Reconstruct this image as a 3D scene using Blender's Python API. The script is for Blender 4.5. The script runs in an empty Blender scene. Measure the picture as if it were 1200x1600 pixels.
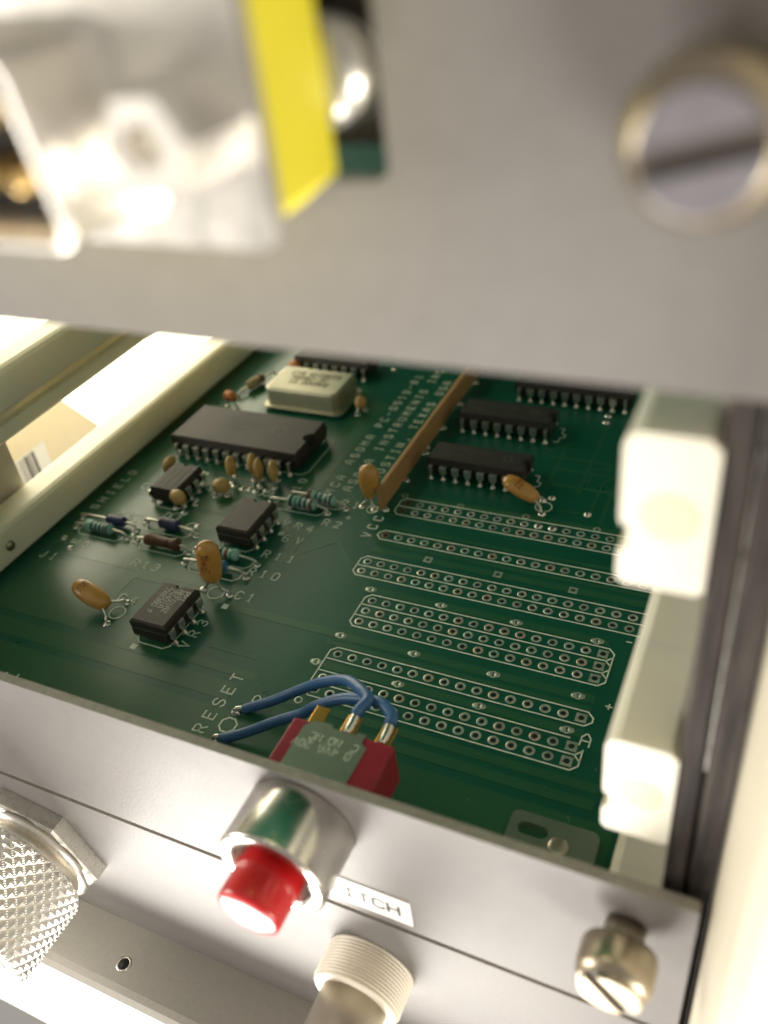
import bpy, bmesh, math, random
from mathutils import Vector, Matrix, Euler
from mathutils.geometry import delaunay_2d_cdt
random.seed(7)
MM = 0.001                                   # everything below is written in millimetres
PI = math.pi
scn = bpy.context.scene
COL = scn.collection

# ------------------------------------------------------------------ camera
CAM_POS = (56.165, -91.537, 97.313)
cam_d = bpy.data.cameras.new('camera'); cam = bpy.data.objects.new('camera', cam_d); COL.objects.link(cam)
_right = Vector((0.90347781, 0.41353233, -0.11277789))
_down = Vector((0.16725848, -0.58237771, -0.79552549))
_fwd = Vector((-0.39465484, 0.69987657, -0.59533212))
_m = Matrix.Identity(4)
for _i in range(3):
    _m[_i][0] = _right[_i]; _m[_i][1] = -_down[_i]; _m[_i][2] = -_fwd[_i]; _m[_i][3] = CAM_POS[_i]*MM
cam.matrix_world = _m
cam_d.sensor_fit = 'VERTICAL'; cam_d.sensor_height = 24.0; cam_d.lens = 1359.16/1600*24.0
cam_d.clip_start = 0.002; cam_d.clip_end = 10
cam_d.dof.use_dof = True; cam_d.dof.focus_distance = 0.129; cam_d.dof.aperture_fstop = 20.39/1.65
scn.camera = cam

# ------------------------------------------------------------------ world, lamps, exposure
w = bpy.data.worlds.new('World'); scn.world = w; w.use_nodes = True
w.node_tree.nodes['Background'].inputs[0].default_value = (1.0, 0.93, 0.83, 1)
w.node_tree.nodes['Background'].inputs[1].default_value = 0.37

def area(name, loc, target, size, power, color, size_y=None):
    l = bpy.data.lights.new(name, 'AREA'); l.energy = power; l.color = color
    l.shape = 'RECTANGLE'; l.size = size*MM; l.size_y = (size_y or size)*MM
    o = bpy.data.objects.new(name, l); COL.objects.link(o)
    o.location = Vector(loc)*MM
    o.rotation_euler = (Vector(target)-Vector(loc)).to_track_quat('-Z', 'Y').to_euler()
    return o
area('room_lamp', (-60, -170, -190), (0, -47, 10), 190, 1.75, (1.0, 0.95, 0.88), 95)
area('window_lamp', (-330, -200, 60), (0, -45, 20), 170, 1.15, (1.0, 0.94, 0.84))
area('side_lamp', (240, -230, -70), (40, -47, 40), 130, 0.80, (1.0, 0.94, 0.82))
scn.view_settings.view_transform = 'Standard'; scn.view_settings.look = 'None'
scn.view_settings.exposure = 0.0; scn.view_settings.gamma = 1.0

# ------------------------------------------------------------------ materials
def mat(name, col, rough=0.5, metal=0.0, spec=0.5, var=0.0, vscale=400, bump=0.0, bscale=3000, rvar=0.0,
        coat=0.0, sss=0.0, emit=None, estr=0.0, stretch=None, trans=0.0):
    m = bpy.data.materials.new(name); m.use_nodes = True
    nt = m.node_tree; b = nt.nodes['Principled BSDF']
    b.inputs['Base Color'].default_value = (*col, 1); b.inputs['Roughness'].default_value = rough
    b.inputs['Metallic'].default_value = metal; b.inputs['Specular IOR Level'].default_value = spec
    b.inputs['Coat Weight'].default_value = coat; b.inputs['Coat Roughness'].default_value = 0.12
    if sss:
        b.inputs['Subsurface Weight'].default_value = sss
        b.inputs['Subsurface Radius'].default_value = (1, .8, .5); b.inputs['Subsurface Scale'].default_value = 0.003
    if trans: b.inputs['Transmission Weight'].default_value = trans
    if emit:
        b.inputs['Emission Color'].default_value = (*emit, 1); b.inputs['Emission Strength'].default_value = estr
    if var or bump or rvar:
        tc = nt.nodes.new('ShaderNodeTexCoord'); mp = nt.nodes.new('ShaderNodeMapping')
        nt.links.new(tc.outputs['Object'], mp.inputs[0])
        if stretch: mp.inputs['Scale'].default_value = stretch
        if var or rvar:
            n = nt.nodes.new('ShaderNodeTexNoise'); n.inputs['Scale'].default_value = vscale; n.inputs['Detail'].default_value = 5
            n.inputs['Roughness'].default_value = 0.62
            nt.links.new(mp.outputs[0], n.inputs['Vector'])
            if var:
                r = nt.nodes.new('ShaderNodeValToRGB')
                r.color_ramp.elements[0].position = 0.30; r.color_ramp.elements[1].position = 0.72
                r.color_ramp.elements[0].color = (*[c*(1-var) for c in col], 1)
                r.color_ramp.elements[1].color = (*[min(1, c*(1+var)) for c in col], 1)
                nt.links.new(n.outputs['Fac'], r.inputs[0]); nt.links.new(r.outputs[0], b.inputs['Base Color'])
            if rvar:
                mr = nt.nodes.new('ShaderNodeMapRange'); mr.inputs['From Min'].default_value = .3; mr.inputs['From Max'].default_value = .7
                mr.inputs['To Min'].default_value = max(0.02, rough-rvar); mr.inputs['To Max'].default_value = rough+rvar
                nt.links.new(n.outputs['Fac'], mr.inputs['Value']); nt.links.new(mr.outputs[0], b.inputs['Roughness'])
        if bump:
            n2 = nt.nodes.new('ShaderNodeTexNoise'); n2.inputs['Scale'].default_value = bscale; n2.inputs['Detail'].default_value = 2
            nt.links.new(mp.outputs[0], n2.inputs['Vector'])
            bp = nt.nodes.new('ShaderNodeBump'); bp.inputs['Strength'].default_value = bump; bp.inputs['Distance'].default_value = 0.0001
            nt.links.new(n2.outputs['Fac'], bp.inputs['Height']); nt.links.new(bp.outputs[0], b.inputs['Normal'])
    return m

M = {}
M['mask'] = mat('solder_mask', (0.008, 0.098, 0.058), 0.30, var=.06, vscale=90, bump=.06, bscale=900, rvar=.03)
M['mask_cu'] = mat('solder_mask_over_copper', (0.027, 0.120, 0.060), 0.30, var=.06, vscale=110, bump=.06, bscale=900, rvar=.03)
M['edge'] = mat('laminate_edge', (0.10, 0.13, 0.05), 0.7)
M['silk'] = mat('silkscreen_ink', (0.70, 0.78, 0.66), 0.6, var=.12, vscale=900)
M['tin'] = mat('tinned_pad', (0.40, 0.46, 0.38), 0.45, .45, var=.25, vscale=700, rvar=.12)
M['solder'] = mat('solder', (0.72, 0.72, 0.66), 0.25, .9, var=.15, vscale=900, bump=.15, bscale=2500)
M['lead'] = mat('tinned_lead', (0.66, 0.66, 0.60), 0.30, .9, var=.15, vscale=800)
M['chip'] = mat('moulded_epoxy', (0.026, 0.024, 0.019), 0.58, var=.18, vscale=1500, bump=.35, bscale=6000)
M['ceram'] = mat('dark_ceramic', (0.026, 0.022, 0.016), 0.50, var=.2, vscale=900, bump=.3, bscale=5000)
M['seam'] = mat('grey_seal_glass', (0.12, 0.12, 0.11), 0.5)
M['ink'] = mat('grey_marking_ink', (0.60, 0.60, 0.55), 0.7)
M['inkdim'] = mat('faint_marking_ink', (0.055, 0.058, 0.05), 0.6)
M['inkdark'] = mat('dark_marking_ink', (0.12, 0.10, 0.06), 0.7)
M['tant'] = mat('tantalum_resin', (0.58, 0.30, 0.070), 0.33, var=.14, vscale=500, bump=.15, bscale=700, coat=.35)
M['tantink'] = mat('brown_marking_ink', (0.20, 0.05, 0.012), 0.6)
M['disc'] = mat('ceramic_bead_resin', (0.50, 0.33, 0.115), 0.42, var=.16, vscale=600, bump=.2, bscale=900)
M['discdark'] = mat('orange_bead_resin', (0.42, 0.15, 0.035), 0.45, var=.16, vscale=600)
M['turq'] = mat('turquoise_resistor_body', (0.27, 0.52, 0.45), 0.4, var=.1, vscale=900)
M['blueres'] = mat('blue_resistor_body', (0.035, 0.16, 0.30), 0.4, var=.1, vscale=900)
M['navy'] = mat('navy_diode_body', (0.022, 0.035, 0.11), 0.4)
M['brownres'] = mat('brown_resistor_body', (0.10, 0.040, 0.018), 0.5, var=.2, vscale=900)
M['tanbody'] = mat('tan_body', (0.30, 0.22, 0.11), 0.5, var=.15, vscale=900)
M['band_k'] = mat('black_band', (0.02, 0.022, 0.022), 0.5)
M['band_r'] = mat('red_band', (0.16, 0.035, 0.025), 0.5)
M['band_g'] = mat('green_band', (0.03, 0.30, 0.20), 0.5)
M['can'] = mat('oscillator_can', (0.47, 0.46, 0.35), 0.42, .85, var=.06, vscale=500, bump=.08, bscale=1500)
M['panel'] = mat('satin_grey_aluminium', (0.205, 0.194, 0.188), 0.52, .0, spec=.2, rvar=.025, var=.04, vscale=500, bump=.5, bscale=2600)
M['paneledge'] = mat('panel_edge', (0.34, 0.32, 0.28), 0.5, .4, var=.15, vscale=900)
M['ledge'] = mat('ledge_paint', (0.34, 0.325, 0.29), 0.5, var=.05, vscale=1500, bump=.2, bscale=3500)
M['nylon'] = mat('cream_nylon', (0.84, 0.80, 0.67), 0.45, sss=.15, var=.03, vscale=120)
M['nylon_thin'] = mat('thin_cream_nylon', (0.84, 0.80, 0.62), 0.45, sss=.5, var=.03, vscale=120)
M['nylon_thin'].node_tree.nodes['Principled BSDF'].inputs['Subsurface Scale'].default_value = .0035
M['nylon_thin'].node_tree.nodes['Principled BSDF'].inputs['Subsurface Radius'].default_value = (1, .95, .78)
M['plug'] = mat('ivory_plug', (0.72, 0.66, 0.48), 0.5)
M['beige'] = mat('cream_enamel', (0.52, 0.475, 0.375), 0.6, var=.03, vscale=150)
M['nickel'] = mat('bright_nickel', (0.90, 0.86, 0.78), 0.30, 1.0, var=.05, vscale=500, rvar=.06)
M['shell'] = mat('satin_nickel_shell', (0.95, 0.92, 0.86), 0.40, 1.0, var=.05, vscale=500, rvar=.06)
M['alu'] = mat('turned_aluminium', (0.66, 0.64, 0.58), 0.30, 1.0, var=.08, vscale=700, rvar=.08)
M['collar'] = mat('polished_collar', (0.66, 0.64, 0.59), 0.24, 1.0, var=.06, vscale=500, rvar=.05)
M['knurl'] = mat('knurled_nickel', (0.92, 0.90, 0.84), 0.42, 1.0)
M['brassnick'] = mat('aged_nickel_screw', (0.43, 0.37, 0.28), 0.33, 1.0, var=.12, vscale=900)
M['slot'] = mat('slot_floor', (0.10, 0.085, 0.075), 0.6, .4)
M['screwface'] = mat('screw_face', (0.30, 0.285, 0.31), 0.42, .8, var=.1, vscale=600)
M['rail'] = mat('dark_aluminium_rail', (0.045, 0.038, 0.034), 0.75, .0, spec=.2, var=.8, vscale=1300, stretch=(1, 1, .07), bump=.8, bscale=2600)
M['gap'] = mat('black_gap', (0.006, 0.006, 0.006), 0.8)
M['red'] = mat('red_button_plastic', (0.60, 0.010, 0.012), 0.28, coat=.3)
M['crimson'] = mat('crimson_housing', (0.29, 0.012, 0.028), 0.42, var=.08, vscale=600)
M['bracket'] = mat('plated_bracket', (0.48, 0.50, 0.43), 0.30, .85, var=.06, vscale=400, bump=.1, bscale=1500)
M['gold'] = mat('gold_plating', (0.75, 0.42, 0.10), 0.30, 1.0)
M['goldpin'] = mat('gold_pin', (0.85, 0.60, 0.25), 0.35, .8)
M['wire'] = mat('blue_insulation', (0.050, 0.145, 0.33), 0.36, var=.1, vscale=300)
M['yellow'] = mat('yellow_plastic', (0.95, 0.84, 0.05), 0.40, var=.05, vscale=300, bump=.15, bscale=500)
M['black'] = mat('black_plastic', (0.018, 0.015, 0.013), 0.5)
M['bar'] = mat('brown_laminate', (0.42, 0.25, 0.105), 0.48, var=.12, vscale=250, stretch=(1, .2, 1))
M['bush'] = mat('ivory_thread', (0.90, 0.82, 0.68), 0.5, sss=.2)
M['rod'] = mat('dull_metal_tube', (0.46, 0.41, 0.33), 0.38, .9, var=.06, vscale=300)
M['paper'] = mat('white_label_paper', (0.86, 0.85, 0.82), 0.6)
M['print'] = mat('label_print', (0.05, 0.045, 0.045), 0.6)
M['carton'] = mat('cream_carton', (0.85, 0.74, 0.54), 0.7, var=.05, vscale=60)
M['lamp'] = mat('lit_diffuser', (0.8, 0.8, 0.8), 0.5, emit=(1.0, 0.90, 0.68), estr=5.8)

# ------------------------------------------------------------------ mesh helpers
def V(*a): return Vector(a)
NEG_Y = Matrix(((1, 0, 0), (0, 0, -1), (0, 1, 0)))            # local z -> world -y
POS_X = Matrix(((0, 0, 1), (0, 1, 0), (-1, 0, 0)))            # local z -> world +x

class MB:
    def __init__(s): s.v = []; s.f = []; s.sm = []
    def add(s, vs, fs, smooth=False, tf=None, at=(0, 0, 0)):
        b = len(s.v); at = Vector(at)
        for p in vs:
            p = Vector(p)
            if tf is not None: p = tf @ p
            s.v.append(p+at)
        for f in fs: s.f.append([i+b for i in f]); s.sm.append(smooth)
        return s
    def box(s, x0, x1, y0, y1, z0, z1, bev=0.0, seg=2, tf=None, at=(0, 0, 0)):
        if bev <= 0:
            vs = [(x, y, z) for z in (z0, z1) for y in (y0, y1) for x in (x0, x1)]
            return s.add(vs, [(0, 2, 3, 1), (4, 5, 7, 6), (0, 1, 5, 4), (2, 6, 7, 3), (0, 4, 6, 2), (1, 3, 7, 5)], False, tf, at)
        bm = bmesh.new(); bmesh.ops.create_cube(bm, size=1)
        for v in bm.verts: v.co = Vector(((x0+x1)/2+v.co.x*(x1-x0), (y0+y1)/2+v.co.y*(y1-y0), (z0+z1)/2+v.co.z*(z1-z0)))
        bmesh.ops.bevel(bm, geom=bm.edges[:], offset=bev, segments=seg, profile=.5, affect='EDGES')
        bm.verts.index_update()
        s.add([v.co.copy() for v in bm.verts], [[v.index for v in f.verts] for f in bm.faces], False, tf, at); bm.free(); return s
    def prism(s, pts, z0, z1, tf=None, at=(0, 0, 0), smooth=False):
        n = len(pts)
        s.add([(x, y, z0) for x, y in pts]+[(x, y, z1) for x, y in pts],
              [list(range(n))[::-1], list(range(n, 2*n))]+[(i, (i+1) % n, n+(i+1) % n, n+i) for i in range(n)], smooth, tf, at); return s
    def loft(s, rings, smooth=False, tf=None, at=(0, 0, 0), cap=True):
        n = len(rings[0]); vs = [p for r in rings for p in r]; fs = []
        for k in range(len(rings)-1):
            for i in range(n): fs.append((k*n+i, k*n+(i+1) % n, (k+1)*n+(i+1) % n, (k+1)*n+i))
        if cap: fs += [list(range(n))[::-1], list(range((len(rings)-1)*n, len(rings)*n))]
        return s.add(vs, fs, smooth, tf, at)
    def lathe(s, prof, n=32, tf=None, at=(0, 0, 0), smooth=True, sx=1, sy=1):
        vs = []; fs = []; k = len(prof)
        for r, z in prof:
            for i in range(n):
                a = 2*PI*i/n; vs.append((r*sx*math.cos(a), r*sy*math.sin(a), z))
        for j in range(k-1):
            for i in range(n): fs.append((j*n+i, j*n+(i+1) % n, (j+1)*n+(i+1) % n, (j+1)*n+i))
        if prof[0][0] > 1e-6: fs.append(list(range(n))[::-1])
        if prof[-1][0] > 1e-6: fs.append(list(range((k-1)*n, k*n)))
        return s.add(vs, fs, smooth, tf, at)
    def tube(s, pts, r, n=10, res=6, closed_caps=True, smooth=True, at=(0, 0, 0)):
        P = [Vector(p) for p in pts]
        Q = []
        if len(P) > 2:
            E = [P[0]*2-P[1]]+P+[P[-1]*2-P[-2]]
            for i in range(1, len(E)-2):
                a, b, c, d = E[i-1:i+3]
                for k in range(res):
                    t = k/res
                    Q.append(.5*((2*b)+(c-a)*t+(2*a-5*b+4*c-d)*t*t+(3*b-a-3*c+d)*t**3))
            Q.append(P[-1])
        else: Q = P
        T = [(Q[min(i+1, len(Q)-1)]-Q[max(i-1, 0)]).normalized() for i in range(len(Q))]
        nrm = T[0].orthogonal().normalized(); rings = []
        for i, q in enumerate(Q):
            nrm = (nrm-T[i]*nrm.dot(T[i])).normalized(); bn = T[i].cross(nrm)
            rr = r[min(int(i/max(1, len(Q)-1)*(len(r)-1)+.5), len(r)-1)] if isinstance(r, (list, tuple)) else r
            rings.append([q+(nrm*math.cos(2*PI*k/n)+bn*math.sin(2*PI*k/n))*rr for k in range(n)])
        return s.loft(rings, smooth, None, at, closed_caps)
    def bead(s, p0, p1, prof, flat=1.0, side=(1, 0, 0), n=20, at=(0, 0, 0)):
        """a body swept from p0 to p1, profile [(t, r)], thinner by `flat` across the direction normal to `side`"""
        p0 = Vector(p0); p1 = Vector(p1); ax = (p1-p0).normalized(); sd = Vector(side); sd = (sd-ax*sd.dot(ax)).normalized(); th = ax.cross(sd)
        rings = [[p0.lerp(p1, t)+sd*(r*math.cos(2*PI*k/n))+th*(r*flat*math.sin(2*PI*k/n)) for k in range(n)] for t, r in prof]
        return s.loft(rings, True, None, at)
    def plate(s, outline, holes, z0, z1, tf=None, at=(0, 0, 0)):
        vs = []; ed = []
        loops = [list(outline)]+[list(h) for h in holes]
        for L in loops:
            b = len(vs); vs += [Vector(p) for p in L]; ed += [(b+i, b+(i+1) % len(L)) for i in range(len(L))]
        r = delaunay_2d_cdt(vs, ed, [], 0, 1e-5)
        pv, pf = r[0], r[2]
        def inside(p, L):
            c = False; j = len(L)-1
            for i in range(len(L)):
                if (L[i][1] > p[1]) != (L[j][1] > p[1]) and p[0] < (L[j][0]-L[i][0])*(p[1]-L[i][1])/(L[j][1]-L[i][1])+L[i][0]: c = not c
                j = i
            return c
        cells = {}
        for h in holes:
            hx = sum(p[0] for p in h)/len(h); hy = sum(p[1] for p in h)/len(h); rad = max(math.hypot(p[0]-hx, p[1]-hy) for p in h)
            for cx in range(int((hx-rad)//4), int((hx+rad)//4)+1):
                for cy in range(int((hy-rad)//4), int((hy+rad)//4)+1): cells.setdefault((cx, cy), []).append(h)
        keep = []
        for f in pf:
            c = (sum(pv[i][0] for i in f)/3, sum(pv[i][1] for i in f)/3)
            if not inside(c, outline): continue
            if any(inside(c, h) for h in cells.get((int(c[0]//4), int(c[1]//4)), [])): continue
            keep.append(list(f))
        n = len(pv)
        s.add([(p[0], p[1], z1) for p in pv]+[(p[0], p[1], z0) for p in pv],
              keep+[[i+n for i in f[::-1]] for f in keep], False, tf, at)
        for k, L in enumerate(loops):
            m = len(L); q = [(p[0], p[1], z0) for p in L]+[(p[0], p[1], z1) for p in L]
            fs = [(i, (i+1) % m, m+(i+1) % m, m+i) for i in range(m)]
            if k: fs = [f[::-1] for f in fs]
            s.add(q, fs, False, tf, at)
        return s
    def mesh(s, name, material):
        me = bpy.data.meshes.new(name)
        me.from_pydata([v*MM for v in s.v], [], s.f)
        bm = bmesh.new(); bm.from_mesh(me)
        bmesh.ops.remove_doubles(bm, verts=bm.verts, dist=1e-7)
        bmesh.ops.recalc_face_normals(bm, faces=bm.faces); bm.to_mesh(me); bm.free()
        if len(me.polygons) == len(s.sm): me.polygons.foreach_set('use_smooth', s.sm)
        else: me.polygons.foreach_set('use_smooth', [s.sm[0]]*len(me.polygons))
        me.materials.append(material); return me
    def build(s, name, material, parent=None, loc=None, rot=None):
        return put(name, s.mesh(name, material), parent, loc, rot)

def put(name, me, parent=None, loc=None, rot=None):
    o = bpy.data.objects.new(name, me); COL.objects.link(o)
    if parent is not None: o.parent = parent
    if loc is not None: o.location = Vector(loc)*MM
    if rot is not None: o.rotation_euler = rot
    return o
def tag(o, label=None, cat=None, group=None, kind=None):
    if label: o['label'] = label
    if cat: o['category'] = cat
    if group: o['group'] = group
    if kind: o['kind'] = kind
    return o
def thing(name, label, cat, loc=(0, 0, 0), rotz=0.0, group=None):
    o = bpy.data.objects.new(name, None); COL.objects.link(o); o.empty_display_size = 0.002
    o.location = Vector(loc)*MM; o.rotation_euler = (0, 0, rotz)
    return tag(o, label, cat, group)
def circle(x, y, r, n=16, ph=0.0): return [(x+r*math.cos(2*PI*i/n+ph), y+r*math.sin(2*PI*i/n+ph)) for i in range(n)]
def rrect(x0, x1, y0, y1, r, n=5):
    out = []
    for cx, cy, a0 in ((x1-r, y1-r, 0), (x0+r, y1-r, PI/2), (x0+r, y0+r, PI), (x1-r, y0+r, 3*PI/2)):
        out += [(cx+r*math.cos(a0+PI/2*i/n), cy+r*math.sin(a0+PI/2*i/n)) for i in range(n+1)]
    return out

# ------------------------------------------------------------------ plotted (single-stroke) lettering
G = {
 'A': [[(0,0),(0,4),(1.5,6),(2.5,6),(4,4),(4,0)],[(0,2.4),(4,2.4)]], 'B': [[(0,0),(0,6),(3,6),(4,5),(4,4),(3,3.1),(0,3.1)],[(3,3.1),(4,2.2),(4,1),(3,0),(0,0)]],
 'C': [[(4,5),(3,6),(1,6),(0,5),(0,1),(1,0),(3,0),(4,1)]], 'D': [[(0,0),(0,6),(2.6,6),(4,4.6),(4,1.4),(2.6,0),(0,0)]],
 'E': [[(4,0),(0,0),(0,6),(4,6)],[(0,3.1),(3,3.1)]], 'F': [[(0,0),(0,6),(4,6)],[(0,3.1),(3,3.1)]], 'H': [[(0,0),(0,6)],[(4,0),(4,6)],[(0,3),(4,3)]],
 'G': [[(4,5),(3,6),(1,6),(0,5),(0,1),(1,0),(3,0),(4,1),(4,3),(2.4,3)]],
 'I': [[(1,0),(3,0)],[(2,0),(2,6)],[(1,6),(3,6)]], 'J': [[(0,1),(1,0),(2,0),(3,1),(3,6)]], 'K': [[(0,0),(0,6)],[(4,6),(0,2.4)],[(1.4,3.6),(4,0)]],
 'L': [[(0,6),(0,0),(4,0)]], 'M': [[(0,0),(0,6),(2,3),(4,6),(4,0)]], 'N': [[(0,0),(0,6),(4,0),(4,6)]], 'O': [[(1,0),(0,1),(0,5),(1,6),(3,6),(4,5),(4,1),(3,0),(1,0)]],
 'P': [[(0,0),(0,6),(3,6),(4,5),(4,3.8),(3,2.8),(0,2.8)]], 'R': [[(0,0),(0,6),(3,6),(4,5),(4,3.9),(3,3),(0,3)],[(1.8,3),(4,0)]],
 'S': [[(4,5),(3,6),(1,6),(0,5),(0,4.1),(1,3.1),(3,2.9),(4,1.9),(4,1),(3,0),(1,0),(0,1)]], 'T': [[(0,6),(4,6)],[(2,6),(2,0)]],
 'U': [[(0,6),(0,1),(1,0),(3,0),(4,1),(4,6)]], 'V': [[(0,6),(2,0),(4,6)]], 'W': [[(0,6),(.8,0),(2,4),(3.2,0),(4,6)]], 'X': [[(0,0),(4,6)],[(0,6),(4,0)]],
 'Y': [[(0,6),(2,3),(4,6)],[(2,3),(2,0)]], 'Z': [[(0,6),(4,6),(0,0),(4,0)]],
 '0': [[(1,0),(0,1),(0,5),(1,6),(3,6),(4,5),(4,1),(3,0),(1,0)]], '1': [[(1,4.8),(2,6),(2,0)],[(1,0),(3,0)]], '2': [[(0,5),(1,6),(3,6),(4,5),(4,4),(0,0),(4,0)]],
 '3': [[(0,5),(1,6),(3,6),(4,5),(4,4),(3,3.1),(1.6,3.1)],[(3,3.1),(4,2),(4,1),(3,0),(1,0),(0,1)]], '4': [[(3,0),(3,6),(0,2),(4,2)]],
 '5': [[(4,6),(0,6),(0,3.4),(3,3.6),(4,2.6),(4,1),(3,0),(1,0),(0,1)]], '6': [[(4,5.2),(3,6),(1,6),(0,5),(0,1),(1,0),(3,0),(4,1),(4,2.4),(3,3.3),(0,3)]],
 '7': [[(0,6),(4,6),(1.4,0)]], '8': [[(1,3.1),(0,4),(0,5),(1,6),(3,6),(4,5),(4,4),(3,3.1),(1,3.1),(0,2.2),(0,1),(1,0),(3,0),(4,1),(4,2.2),(3,3.1)]],
 '9': [[(0,.8),(1,0),(3,0),(4,1),(4,5),(3,6),(1,6),(0,5),(0,3.8),(1,2.8),(4,3)]],
 '-': [[(.6,3),(3.4,3)]], '+': [[(.4,3),(3.6,3)],[(2,1.4),(2,4.6)]], ',': [[(1.6,.4),(1.2,-1)]], '.': [[(1.7,0),(2.2,.3)]], ' ': []}
def stroke(mb, pts, wd, z0, z1, tf=None, at=(0, 0, 0)):
    """one mitred strip with a little thickness along an open or closed polyline"""
    P = [Vector(p) for p in pts]; closed = (P[0]-P[-1]).length < 1e-6
    if closed: P = P[:-1]
    n = len(P); L = []; R = []
    for i in range(n):
        a = P[i]-P[i-1] if (i or closed) else None; b = P[(i+1) % n]-P[i] if (i < n-1 or closed) else None
        if a is None: a = b
        if b is None: b = a
        a = a.normalized(); b = b.normalized(); t = (a+b)
        t = t.normalized() if t.length > 1e-4 else a
        nn = Vector((-t.y, t.x)); k = 1/max(.5, nn.dot(Vector((-a.y, a.x))))
        e0 = Vector((0, 0)); 
        if not closed and i == 0: e0 = -a*wd*.4
        if not closed and i == n-1: e0 = a*wd*.4
        L.append(P[i]+nn*wd/2*k+e0); R.append(P[i]-nn*wd/2*k+e0)
    vs = [(p.x, p.y, z1) for p in L]+[(p.x, p.y, z1) for p in R]+[(p.x, p.y, z0) for p in L]+[(p.x, p.y, z0) for p in R]
    fs = []
    for i in range(n if closed else n-1):
        j = (i+1) % n
        fs += [(i, n+i, n+j, j), (i, j, 2*n+j, 2*n+i), (n+i, 3*n+i, 3*n+j, n+j)]
    if not closed: fs += [(0, 2*n, 3*n, n), (n-1, 2*n-1, 4*n-1, 3*n-1)]
    mb.add(vs, fs, False, tf, at)
def word(text, h, pitch, wd, z0=0.0, z1=0.03, gw=0.62, mb=None, tf=None, at=(0, 0, 0), bold=None):
    mb = mb or MB(); k = h/6; kx = h*gw/4
    for i, ch in enumerate(text):
        for st in G[ch]: stroke(mb, [(i*pitch+x*kx, y*k) for x, y in st], wd, z0, z1, tf, at)
    return mb
def R2(a): return Matrix.Rotation(a, 3, 'Z')

# ================================================================== THE CIRCUIT BOARD
P = 2.54
BX0, BX1, BY0, BY1 = -70.6, 48.6, -45.0, 112.0
rows = [(-2, 10.5, 20), (-2, 9.5, 20), (-2, 6.5, 20), (-2, 3.5, 20), (-2, 2.5, 20), (0, 0, 16), (0, -1, 16), (0, -2, 16), (0, -5, 16), (0, -7, 16), (0, -8, 16)]
pads = []          # x, y, kind
for u0, v, n in rows:
    for i in range(n):
        kind = 'square' if (n == 16 and i == 15) else 'round'
        if v == 10.5 and i in (10, 11): kind = 'filled'
        if v == 10.5 and i == 0 or (v == 9.5 and i == 0) or (v == 6.5 and i == 0): kind = 'dull'
        pads.append(((u0+i)*P, v*P, kind))
vias = [(-1.4, 2.4), (11.3, 2.4), (24.0, 2.35), (36.7, 2.3), (-1.4, -8.9), (11.3, -8.9), (24.1, -9.0), (36.7, -9.0), (-2.5, -15.2), (11.4, -15.3), (24.1, -15.3), (36.8, -15.3),
        (4.9, 28.5), (30.3, 28.6), (-6.5, 28.7), (17.4, 28.8), (-1.4, -22.9)]
sqvias = [(4.9, 12.4), (17.6, 12.3), (30.4, 12.2)]
holes = [circle(x, y, .46, 10) for x, y, k in pads if k != 'filled'] + [circle(x, y, .42, 10) for x, y in vias+sqvias]
board = MB().plate(rrect(BX0, BX1, BY0, BY1, 1.0, 3), holes, -1.6, 0.0).build('circuit_board', M['mask'])
tag(board, 'green circuit board with rows of plated holes, lying between the cream card guides', 'circuit board')

def ring_mesh(name, ro, ri, m, n=18, square=False, h=.05):
    mb = MB()
    if square:
        mb.plate([(-ro, -ro), (ro, -ro), (ro, ro), (-ro, ro)], [circle(0, 0, ri, 14)], 0.004, h)
    else:
        mb.lathe([(ri, -.12), (ri, h*.9), (ri+.06, h*1.4), (ri+.16, h), (ro-.05, h), (ro, .004)], n)
        mb.f = [f for f in mb.f if len(f) == 4]; mb.sm = [True]*len(mb.f)
    return mb.mesh(name, m)
TINS = [mat('tinned_pad', c, r, m, var=.25, vscale=700, rvar=.1) for c, r, m in (((.40, .46, .38), .45, .45), ((.30, .36, .30), .5, .4), ((.46, .42, .33), .4, .55), ((.35, .47, .39), .42, .5), ((.52, .54, .46), .35, .6))]
RV = [ring_mesh('pad', .80+d, .44, m, h=.05+.012*i) for i, (m, d) in enumerate(zip(TINS, (0, -.03, .02, .01, -.02)))]
RM = dict(round=ring_mesh('pad', .80, .44, M['tin']), square=ring_mesh('pad', .78, .44, M['tin'], square=True), dull=ring_mesh('pad', .80, .44, mat('bare_copper_pad', (.20, .13, .08), .5, .6)))
RM['filled'] = MB().lathe([(.82, .004), (.80, .10), (.6, .28), (.3, .40), (0.0, .44)], 16).mesh('pad', M['solder'])
via_me = ring_mesh('via_pad', .72, .40, M['tin'])
sq_me = ring_mesh('via_pad', .72, .40, M['tin'], square=True)
for x, y, k in pads: put('pad', RM[k] if k != 'round' else random.choice(RV), board, (x, y, 0), (0, 0, random.uniform(0, 6) if k != 'square' else 0))
for x, y in vias:
    put('via_pad', via_me, board, (x, y, 0))
lug = MB().lathe([(.48, .003), (.47, .045), (0, .045)], 14).mesh('via_lug', M['tin'])
for x, y in vias[:12]: put('via_lug', lug, board, (x+.55, y+.08, 0)); put('via_lug', lug, board, (x-.55, y-.05, 0))
for x, y in sqvias: put('via_pad', sq_me, board, (x, y, 0))

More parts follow.
